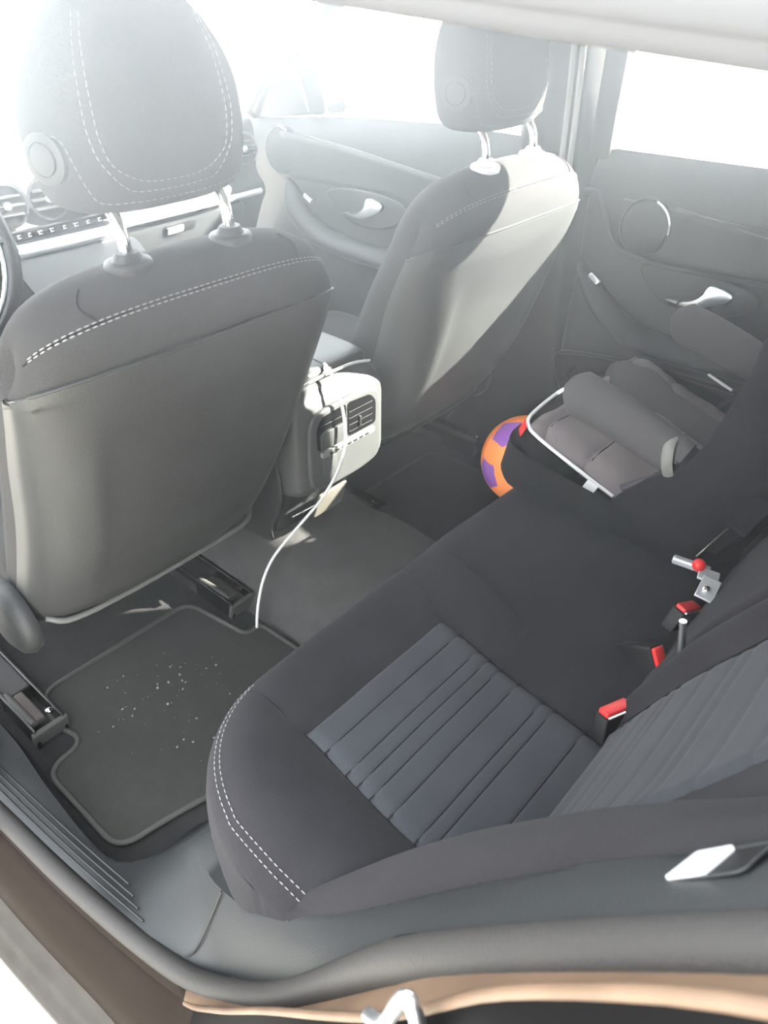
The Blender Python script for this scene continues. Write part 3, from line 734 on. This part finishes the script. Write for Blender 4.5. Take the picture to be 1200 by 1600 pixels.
def cush_z(x, y, grooves=True):
    z = sinterp(ZTAB, y); d = edge_dist(x, y); r = .075
    if d < r: z -= .060*(1 - math.sqrt(max(0, 1 - (1-d/r)**2)))
    if grooves:
        t = max(0, min(1, (.03-y)/.14))
        xl = -.505 + (-.520+.505)*t if y > -.11 else ins_l(y)
        xr = -.165 + (-.243+.165)*t if y > -.11 else ins_r(y)
        z -= .005*gro(x-xl, .008) + .006*gro(x-xr, .009)
        if y < -.11 + .01 and xl < x < xr: z -= .002
        if xl < x < xr: z -= .004*gro(y+.113, .006)
        xm = sinterp([(-.25, -.20), (-.18, -.159), (-.118, -.138), (-.017, -.120), (.04, -.115)], y)
        if y > -.26: z -= .002*gro(x-xm, .008)
        z += .010*gro(x+.60, .06)*min(1, max(0, -y/.1)) + .006*gro(x+.02, .14)
        z += .004*noise.noise(Vector((x*7, y*7, 1.3)))
    return z
NV = 70
def cush(i, j):
    x = XS[i]; yf = EDGE[i][1]; t = j/(NV-1)
    y = yf + (-.50 - yf)*(t**1.35)
    return Vector((x, y, cush_z(x, y)))
rows = []
for i in range(len(XS)):
    x, yf = EDGE[i]; z0 = cush_z(x, yf)
    nx = max(-1, min(1, (x+.30)/.37)) if x < -.47 else 0
    sk_ = [Vector((x + (.008 if x < -.6 else 0)*k*k, yf + o_, z0 + (.03 - z0)*k)) for k, o_ in ((1, -.045), (.8, -.025), (.6, -.004), (.4, .006), (.22, .010), (.1, .007), (.03, .003))]
    rows.append(sk_ + [cush(i, j) for j in range(NV)])
rows.insert(0, [Vector((p.x + .006, p.y, min(p.z, .06))) for p in rows[0]])
obj('seat_cushion', loft(rows, closed=False), 'fabric', rb)
GY = [-.152, -.190, -.210, -.231, -.262, -.302, -.320, -.366]
def rib_h(y, gs, w=.0028, amp=.0016, full=.0015):
    h = full
    for g in gs: h -= amp*gro(y-g, w)
    return h
def ins_pt(u, v):
    y = -.113 + (-.425+.113)*v
    e = min(v, 1-v, u, 1-u)
    xl, xr = ins_l(y), ins_r(y); x = xl + (xr-xl)*u
    return (x, y, cush_z(x, y) + .0048 + rib_h(y, GY) - .007*max(0, 1 - e/.025)**2)
ci = obj('cushion_insert', grid(ins_pt, 28, 190), 'insert', rb)
for g in GY:
    obj('groove', tube([(ins_l(g) + (ins_r(g)-ins_l(g))*t/8, g, cush_z(ins_l(g) + (ins_r(g)-ins_l(g))*t/8, g) + .0049) for t in range(9)], .0009, n=5, k=1), 'seam', ci)
def on_c(pts, off=.0013): return [Vector((x, y, cush_z(x, y) + off)) for x, y in pts]
for pts in ([(-.505 - .015*t/8, .03 - .14*t/8) for t in range(9)] + [(ins_l(y), y) for y in (-.13, -.16, -.2, -.25, -.3, -.35, -.40)],
            [(-.165 - .078*t/8, .03 - .14*t/8) for t in range(9)] + [(ins_r(y), y) for y in (-.13, -.16, -.2, -.25, -.3, -.35, -.40)],
            [(-.115, .03), (-.120, -.017), (-.129, -.07), (-.138, -.118), (-.159, -.18), (-.175, -.21)]):
    obj('seam', tube(on_c(pts), .0012, n=6, k=3), 'seam', rb)
for off in (.014, .021):
    pts = []
    for x in (-.500, -.53, -.56, -.585, -.607, -.626, -.641, -.653, -.661, -.6665):
        y = yfront(x); dx = -(yfront(x+.003) - yfront(x-.003))/.006; n_ = Vector((dx, 1)).normalized()
        pts.append((x - n_.x*off, y - n_.y*off))
    pts += [(-.671 + off, y) for y in (-.20, -.225, -.25)]
    obj('stitching', dashes(on_c(pts, .001), .00085, .0055, .003, k=4), 'thread', rb)

# backrest on its reclined plane
BN = Vector((0, .894, .447))
def bk_h(x, s):
    h = 0
    ax = abs(x)
    h += .022*gro(ax-.215, .035) + .012*gro(ax-.56, .06)
    h += .016*(1 if ax < .15 else max(0, 1-((ax-.15)/.03)**2) if ax < .18 else 0)
    h -= .016*gro(ax-.182, .010)
    h += .012*math.sin(min(1, s/.25)*PI/2) + .020*gro(s-.22, .15)*(.5)
    if s < .05: h -= .05*(1-s/.05)**2
    if s > .55: h -= .08*((s-.55)/.09)**2
    return h
def bk(x, s, off=0):
    p = Vector((x, -.385 - .447*s, .30 + .894*s)); return p + BN*(bk_h(x, s) + off)
obj('backrest', grid(lambda u, v: bk(-.655 + 1.255*u, -.02 + .66*v), 150, 50), 'fabric', rb)
GS = [.085, .105, .15, .19, .21, .26, .30, .32, .37, .42]
def bi_l(s): return sinterp([(0, -.545), (.25, -.53), (.45, -.495), (.64, -.46)], s)
def bi_r(s): return sinterp([(0, -.245), (.1, -.262), (.2, -.272), (.4, -.268), (.64, -.25)], s)
def bi(u, v):
    s = .035 + .52*v; x = bi_l(s) + (bi_r(s)-bi_l(s))*u; e = min(u, 1-u, v*2, 2-2*v)
    return bk(x, s, .0045 + rib_h(s, GS, .004, .0018) - .008*max(0, 1 - e/.03)**2)
obj('backrest_insert', grid(bi, 26, 150), 'insert', rb)
obj('seam', tube([bk(bi_r(s)+.004, s, .001) for s in [.03 + i*.04 for i in range(14)]], .0014, n=6, k=2), 'seam', rb)
# outer side bolster along the doorway
BT = [(-.640, -.235, .318), (-.655, -.250, .345), (-.640, -.280, .385), (-.62, -.332, .459), (-.615, -.395, .555), (-.61, -.466, .65), (-.605, -.52, .714), (-.60, -.576, .772), (-.595, -.63, .84), (-.59, -.68, .92)]
CT, CB = resample(BT, 50), resample([(-.672, -.240, .318)] + BOL[1:], 50)
rows = []
for i in range(50):
    a, b = CT[i], CB[i]; a = a - Vector((-.45, .25, .45)).normalized()*(.006 + .005*i/49); m = a.lerp(b, .5) + Vector((-.45, .25, .45)).normalized()*.004
    k = math.sqrt(min(1, i/6))
    rows.append([a + Vector((.06, -.035, -.045)), a + Vector((.035, -.008, -.012))*1, a + Vector((.012, .001, -.001)), a, a.lerp(b, .25) + (m-a.lerp(b, .5))*.8*k, a.lerp(b, .5)*(1-k) + m*k, a.lerp(b, .78) + (m-a.lerp(b, .5))*.7*k, b, b + Vector((-.002, -.008, -.015))])
obj('side_bolster', loft(rows, closed=False), 'fabric', rb, sub=1)
obj('belt_guide', tube([(-.195, -.418, .512), (-.195, -.424, .482), (-.196, -.430, .452), (-.197, -.434, .437)], lambda t: .0045, n=10), 'satin', rb)
obj('guide_stud', lathe((-.155, -.428, .385), (0, .8, .5), [(.006, 0), (.006, .004), (.004, .006), (0, .007)], n=14), 'satin', rb)
# buckle slots in the cushion
sl = fillet([(-.040, -.022), (.075, -.022), (.075, .022), (-.040, .022)], .01)
obj('buckle_slot', prism(sl, (-.055, -.395, .3445), (1, .05, 0), (-.05, 1, 0), .004, .0), 'matteblack', rb)

def buckle(loc, rz, tx, ty, label):
    r = root('seat_belt_buckle', loc, label, 'buckle', 'seat belt buckles')
    Rm = eul(tx, ty, rz); L = Vector(loc)
    def at(v): return L + Rm @ Vector(v)
    b = join(); V, F = prism(fillet([(-.025, -.011), (.025, -.011), (.025, .011), (-.025, .011)], .004), (0, 0, -.075), (1, 0, 0), (0, 1, 0), .073, .003)
    obj('buckle_body', ([at(v) for v in V], F), 'matteblack', r)
    V, F = prism(fillet([(-.022, -.008), (.022, -.008), (.022, .0085), (-.022, .0085)], .003), (0, 0, -.004), (1, 0, 0), (0, 1, 0), .008, .0025)
    obj('red_button', ([at(v) for v in V], F), 'red', r)
    V, F = box((0, -.0102, -.0005), (.044, .002, .002)); obj('slot_rim', ([at(v) for v in V], F), 'satin', r)
    return r
buckle((-.242, -.386, .374), -.35, -.15, .1, 'red-topped black belt buckle nearest the ribbed insert')
buckle((-.124, -.392, .366), 1.15, .1, -.9, 'red-edged black belt buckle lying on its side in the middle slot')
buckle((.000, -.376, .372), -.25, .1, .35, 'red-topped black belt buckle next to the silver bracket of the child seat')

# ------------------------------------------------------------ child seat
ch = root('child_seat', (.36, -.20, .34), 'black and taupe child car seat with padded armrests, on the far side of the bench', 'child seat')
def ztop(y): return .455 + (y-.02)*.36
def crec(x0, x1, y0, y1, zf, r): return [(x, y, zf(y)) for x, y in fillet([(x0, y0), (x1, y0), (x1, y1), (x0, y1)], r, 6)]
R = [crec(.10, .60, -.36, .030, lambda y: .362, .09), crec(.092, .606, -.365, .042, lambda y: .367, .08), crec(.092, .606, -.36, .048, lambda y: .378 + .02*max(0, y+.2), .075),
     crec(.106, .600, -.36, .042, lambda y: .388 + .12*(y+.40), .07), crec(.126, .592, -.37, .032, lambda y: ztop(y) - .022, .065), crec(.146, .574, -.35, .024, lambda y: ztop(y) + .002, .06), crec(.17, .55, -.33, .01, lambda y: ztop(y) - .004, .055)]
obj('seat_base', loft(R), 'childdark', ch)
def pad(u, v):
    x = .150 + .42*u; y = .022 - .322*v
    e = min(u, 1-u)*.42; f = min(v, 1.2-v)*.33; d = min(e, f)
    z = ztop(y) + .002 + .020*(1 - max(0, 1-d/.05)**2)
    z += .028*gro(u-.84, .11)*min(1, v*5)*(1-max(0, v-.75)*3) + .006*gro(u-.10, .1)
    z -= .006*gro(y+.015, .005) + .006*gro(y+.105, .005)
    z += .006*noise.noise(Vector((x*14, y*16, 4)))
    if d < .03 and v < .2: y -= .012*(1-d/.03)
    return (x, y, z)
pd = obj('seat_pad', grid(pad, 50, 60), 'childpad', ch)
for yy in (-.015, -.105):
    obj('quilt_seam', tube([Vector(pad(u/14, (.030-yy)/.33)) + Vector((0, 0, .0002)) for u in range(1, 12)], .0012, n=6, k=2), 'seam', pd)
obj('side_cushion', tube([(.45, .010, .438), (.462, -.02, .444), (.466, -.08, .438), (.466, -.16, .415), (.466, -.26, .38)], lambda t: .022 + .016*math.sin(PI*min(1, t*1.6)), n=18, flat=(1, 2.1)), 'childarm', ch)
pp = [(.149, -.172, .396), (.149, -.12, .413), (.149, -.05, .437), (.150, -.010, .452), (.155, .008, .460), (.175, .021, .467), (.24, .027, .471), (.30, .028, .472), (.36, .026, .468)]
obj('white_piping', tube(pp, .0034, n=8), 'piping', ch)
obj('white_piping', tube([(.560, -.150, .47), (.556, -.18, .462), (.548, -.205, .458)], .003, n=8), 'piping', ch)
obj('white_tag', prism(fillet([(-.011, -.020), (.011, -.020), (.011, .001), (-.011, .001)], .001), (.146, -.134, .407), (0, -.95, -.28), (.55, -.25, .8), .0012, 0), 'white', ch, smooth=False)
obj('red_tag', prism(fillet([(-.012, -.022), (.012, -.022), (.012, .001), (-.012, .001)], .002), (.158, .016, .463), (-.75, -.6, -.1), (.3, -.3, .9), .002, 0), 'red', ch, smooth=False)
# moulded back with side wings
def wing_ring(z, yf, yb, xl, xr, th=.040):
    yi = yb + .070
    P = [(xl, yf + .012), (xl - .012, (yf+yb)/2), (xl + .012, yb + .04), (xl + .07, yb), (xr - .07, yb), (xr - .012, yb + .04), (xr + .012, (yf+yb)/2), (xr, yf + .012), (xr - .016, yf), (xr - th, yf + .010), (xr - th - .004, yi + .04), (xr - th - .05, yi), (xl + th + .05, yi), (xl + th + .004, yi + .04), (xl + th, yf + .010), (xl + .016, yf)]
    return [(x, y, z + .12*(y - yb)*(-1 if z < .45 else .0)) for x, y in smooth2(P, 4)]
WR = [(.372, -.24, -.395, .105), (.40, -.180, -.41, .108), (.43, -.195, -.425, .115), (.47, -.245, -.445, .122), (.515, -.295, -.467, .126), (.56, -.315, -.488, .128), (.62, -.330, -.516, .128), (.68, -.344, -.546, .126), (.78, -.355, -.585, .122), (.88, -.375, -.63, .12), (.96, -.41, -.66, .125), (.99, -.45, -.66, .14)]
obj('side_wing_shell', loft([wing_ring(z, yf, yb + .034, xl, .70 - xl) for z, yf, yb, xl in WR]), 'childwing', ch)
obj('wing_edge_highlight', tube([(x + .018, y + .006, z) for z, y, _, x in WR[2:]], .0065, n=8), 'childhighlight', ch)
for x in (.150, .560):
    n_ = 30; pts = [Vector((x, -.050, .562)).lerp(Vector((x, -.268, .506)), t/n_) for t in range(n_+1)]
    def rad(t):
        return .042*(min(1, (max(t, .0005)/.13))**.5)*(1 - .16*t)
    ar = obj('armrest', tube([p + Vector((0, 0, .006*math.sin(PI*t/n_))) for t, p in enumerate(pts)], rad, n=22, k=1, flat=(1.02, .70)), 'childarm', ch)
    obj('arm_seam', tube([(x + .004, -.060, .597), (x - .004, -.057, .593), (x - .012, -.058, .587)], .0022, n=6), 'seam', ar)
    obj('adjuster', tube([(x + q[0]*1.05, -.255 + .25*q[1],   .509 + q[1]) for q in [(.030*math.cos(a), .037*math.sin(a)) for a in [2*PI*i/16 for i in range(17)]]], .007, n=8, k=2, flat=(.4, 1.3), ref=(1, 0, 0)), 'clip', ar)
    obj('arm_joint', tube([(x, -.25, .508), (x, -.29, .494), (x, -.335, .480), (x - .00, -.40, .46)], lambda t: .034 + .004*t, n=16, flat=(1, .75)), 'childwing', ch)
# fixing arm with silver bracket below the back
ia = obj('fixing_arm', box((.058, -.348, .400), (.012, .055, .012), eul(0, 0, .15)), 'steel', ch, bevel=.003)
obj('bracket', box((.048, -.378, .402), (.022, .030, .004), eul(.1, -.2, .30)), 'steel', ia, bevel=.001)
obj('bracket', box((.024, -.388, .398), (.040, .026, .004), eul(.15, -.3, .10)), 'steel', ia, bevel=.001)
obj('bolt', lathe((.020, -.387, .400), (-.3, 0, 1), [(.005, 0), (.005, .002), (.002, .004), (0, .004)], n=12), 'chrome', ia)
sph = [(.010*math.sin(PI*i/10), .010 - .010*math.cos(PI*i/10)) for i in range(11)]
obj('red_release', lathe((.052, -.360, .400), (0, 0, 1), sph, n=20), 'red', ia)
obj('guide_rod', tube([(.070, -.348, .408), (.100, -.357, .424), (.128, -.366, .440)], .0022, n=8), 'chrome', ia)

# ------------------------------------------------------------ orange ball
bc = Vector((.540, .216, .124)); br = .112
bmb = bmesh.new(); bmesh.ops.create_icosphere(bmb, subdivisions=6, radius=br)
bm12 = bmesh.new(); bmesh.ops.create_icosphere(bm12, subdivisions=1, radius=1)
axes = [v.co.normalized() for v in bm12.verts]; bm12.free()
want = (rt*-.53 + up*.57 - fw*.63).normalized()   # one pentagon faces the doorway
rotm = axes[0].rotation_difference(want).to_matrix()
axes = [rotm @ a for a in axes]
me = bpy.data.meshes.new('ball'); 
for f in bmb.faces:
    c = f.calc_center_median().normalized(); f.smooth = True
    d = sorted(axes, key=lambda a: -a.dot(c)); a0 = d[0]
    # regular pentagon test: compare with the five neighbouring axes
    inside = all(c.dot(a0) - c.dot(a0.lerp(b, .5).normalized()) > .0 or True for b in d[1:6])
    t = max((c - a0*c.dot(a0)).dot((b - a0*b.dot(a0)).normalized()) for b in axes if .3 < b.dot(a0) < .9)
    f.material_index = 1 if (t < .31 and c.dot(a0) > .8) else 0
bmb.to_mesh(me); bmb.free()
ball = bpy.data.objects.new('ball', me); COL.objects.link(ball); ball.location = bc
me.materials.append(M['orange']); me.materials.append(M['purple'])
tag(ball, 'orange ball with purple pentagons on the floor in front of the child seat', 'ball')

# ------------------------------------------------------------ dashboard and steering wheel
ds = root('dashboard', (0, 1.3, .5), 'pale glaring dashboard with round air vents ahead of the front seats', 'dashboard')
DP = [(1.66, .80), (1.50, .815), (1.30, .800), (1.235, .785), (1.215, .765), (1.212, .74), (1.215, .66), (1.205, .635), (1.185, .615), (1.182, .59), (1.20, .56), (1.23, .50), (1.27, .42), (1.33, .32), (1.42, .20)]
rows = []
for i in range(41):
    x = -.64 + 1.28*i/40; bow = .16*(abs(x)/.69)**2.2
    rows.append([(x, y + bow*.45 - .01*math.cos(x*4), z - .018*(abs(x)/.69)**2) for y, z in smooth2(DP, 3, False)])
obj('dash_body', loft(rows, closed=False), 'soft', ds)
def dash_vent(x, y, z, r=.048):
    v = obj('air_vent', lathe((x, y, z), (-.12, -1, .12), [(r*1.02, -.01), (r*1.04, .004), (r*.99, .012), (r*.86, .012), (r*.84, .0), (0, .0)], n=36), 'chrome', ds)
    obj('vent_core', lathe((x, y, z), (-.12, -1, .12), [(r*.83, 0), (r*.83, .003), (0, .003)], n=30), 'black', v)
    for dz in (-.5, 0, .5):
        w = r*.8*math.sqrt(1 - dz*dz)*2
        obj('vent_slat', box((x - .0007, y - .008, z + dz*r*.8), (w, .012, .004), eul(.1, 0, -.1)), 'plastic', v, bevel=.001)
    obj('vent_knob', lathe((x, y - .008, z), (-.12, -1, .12), [(.009, 0), (.009, .006), (.006, .010), (0, .011)], n=16), 'satin', v)
dash_vent(.578, 1.262, .700, .044)
for x in (-.150, -.052, .046): dash_vent(x, 1.196, .688)
obj('dash_strip', tube([(-.30, 1.178, .600), (-.1, 1.172, .600), (.15, 1.172, .600), (.40, 1.186, .598), (.60, 1.225, .590)], .008, n=8), 'silver', ds)
# control strip below the vents with small pale symbols, and the silver bar under it
cs_ = obj('button_strip', prism(fillet([(-.18, -.011), (.10, -.011), (.10, .011), (-.18, .011)], .004), (0, 1.176, .627), (1, 0, 0), (0, -.25, 1), .006, .001), 'black', ds)
for i, (x, w) in enumerate(((-.150, .008), (-.125, .006), (-.100, .010), (-.072, .010), (-.040, .006), (-.012, .012), (.02, .008), (.05, .008))):
    obj('symbol', join(box((x, 1.1685, .629), (w, .0012, .0022)), box((x - .002, 1.1685, .625), (.0022, .0012, .007)), box((x + .002, 1.1685, .623), (w*.6, .0012, .002))), 'white', cs_)
obj('silver_bar', tube([(-.19, 1.168, .588), (-.05, 1.164, .588), (.08, 1.166, .588)], .010, n=10, flat=(1, .8)), 'satin', ds)
cp_ = obj('centre_panel', prism(fillet([(-.16, 0), (.16, 0), (.14, .34), (-.14, .34)], .04), (-.03, 1.168, .572), (1, 0, 0), (0, -.78, -.55), -.012, .004), 'black', ds)
for x in (-.14, .085): obj('chrome_edge', tube([(x - .02, 1.158, .574), (x - .02, 1.05, .498), (x - .012, .93, .415)], .004, n=8), 'chrome', cp_)
# glovebox
gb = obj('glovebox_lid', prism(fillet([(.10, 0), (.53, .0), (.50, .20), (.12, .20)], .03), (0, 1.188, .582), (1, .06, 0), (0, .33, -1), -.014, .006), 'soft', ds)
obj('glovebox_slot', prism(fillet([(.235, .022), (.345, .022), (.345, .052), (.235, .052)], .014), (0, 1.173, .590), (1, .06, 0), (0, .33, -1), -.003, .001), 'matteblack', gb)
obj('glovebox_latch', prism(fillet([(.246, .028), (.300, .028), (.300, .046), (.246, .046)], .003), (0, 1.168, .590), (1, .06, 0), (0, .33, -1), -.006, .002), 'clip', gb)
sw = root('steering_wheel', (-.50, .86, .72), 'black steering wheel rim with bright inner ring, cut by the left picture edge', 'steering wheel')
a_, u_, w_ = frame((0, -1, .42)); cw = Vector((-.495, .86, .72))
obj('rim', tube([cw + u_*.185*math.cos(t) + w_*.185*math.sin(t) for t in [2*PI*i/48 for i in range(48)]], .0155, n=14, k=1, closed=True), 'black', sw)
obj('inner_ring', tube([cw + a_*.004 + u_*.168*math.cos(t) + w_*.168*math.sin(t) for t in [2*PI*i/48 for i in range(48)]], .004, n=8, k=1, closed=True), 'satin', sw)
obj('hub', lathe(cw - a_*.02, a_, [(.06, 0), (.065, .02), (.055, .04), (.02, .05), (0, .05)], n=28), 'plastic', sw)
for an in (0, PI, -PI/2):
    d_ = w_*math.cos(an) + u_*math.sin(an)
    obj('spoke', tube([cw + d_*.05, cw + d_*.11 + a_*.0, cw + d_*.175], .016, n=10, flat=(.5, 1.2)), 'plastic', sw)
obj('column', tube([cw - a_*.02, cw - a_*.2, cw - a_*.36], .04, n=14), 'plastic', sw)

# ------------------------------------------------------------ haze volume added to stand in for lens glare
hz = bpy.data.materials.new('glare_veil'); hz.use_nodes = True; nt = hz.node_tree
nt.nodes.remove(nt.nodes['Principled BSDF'])
vs = nt.nodes.new('ShaderNodeVolumeScatter'); vs.inputs['Color'].default_value = (.96, .985, 1, 1)
ge = nt.nodes.new('ShaderNodeNewGeometry'); sx = nt.nodes.new('ShaderNodeSeparateXYZ'); mr_ = nt.nodes.new('ShaderNodeMapRange')
mr_.interpolation_type = 'SMOOTHSTEP'
for k_, v_ in ((1, .90), (2, 1.09), (3, 0), (4, GLARE_HIGH)): mr_.inputs[k_].default_value = v_
nt.links.new(ge.outputs['Position'], sx.inputs[0]); nt.links.new(sx.outputs[2], mr_.inputs[0])
def haze_ramp(y0, y1, a, b, axis=1):
    r_ = nt.nodes.new('ShaderNodeMapRange'); r_.interpolation_type = 'SMOOTHSTEP'
    for k_, v_ in ((1, y0), (2, y1), (3, a), (4, b)): r_.inputs[k_].default_value = v_
    nt.links.new(sx.outputs[axis], r_.inputs[0]); return r_.outputs[0]
def haze_math(op, a, b):
    m_ = nt.nodes.new('ShaderNodeMath'); m_.operation = op
    for i_, v_ in enumerate((a, b)):
        if isinstance(v_, float): m_.inputs[i_].default_value = v_
        else: nt.links.new(v_, m_.inputs[i_])
    return m_.outputs[0]
dn = haze_math('MULTIPLY', haze_math('MULTIPLY', mr_.outputs[0], haze_ramp(-.64, -.12, 0, 1)), haze_math('MULTIPLY', haze_ramp(.12, .34, 1, .03), haze_ramp(-.12, .30, 1, .22, 0)))  # density of the added glare veil
nt.links.new(haze_math('ADD', dn, haze_ramp(.25, .75, GLARE_LOW, GLARE_LOW*.12)), vs.inputs['Density'])
vs.inputs['Anisotropy'].default_value = GLARE_G
nt.links.new(vs.outputs[0], nt.nodes['Material Output'].inputs['Volume'])
o = obj('veil', box((-.02, .35, .56), (1.44, 2.5, 1.20)), hz, smooth=False, kind='stuff')
tag(o, 'bright haze added in the cabin, standing in for lens glare', 'veil')
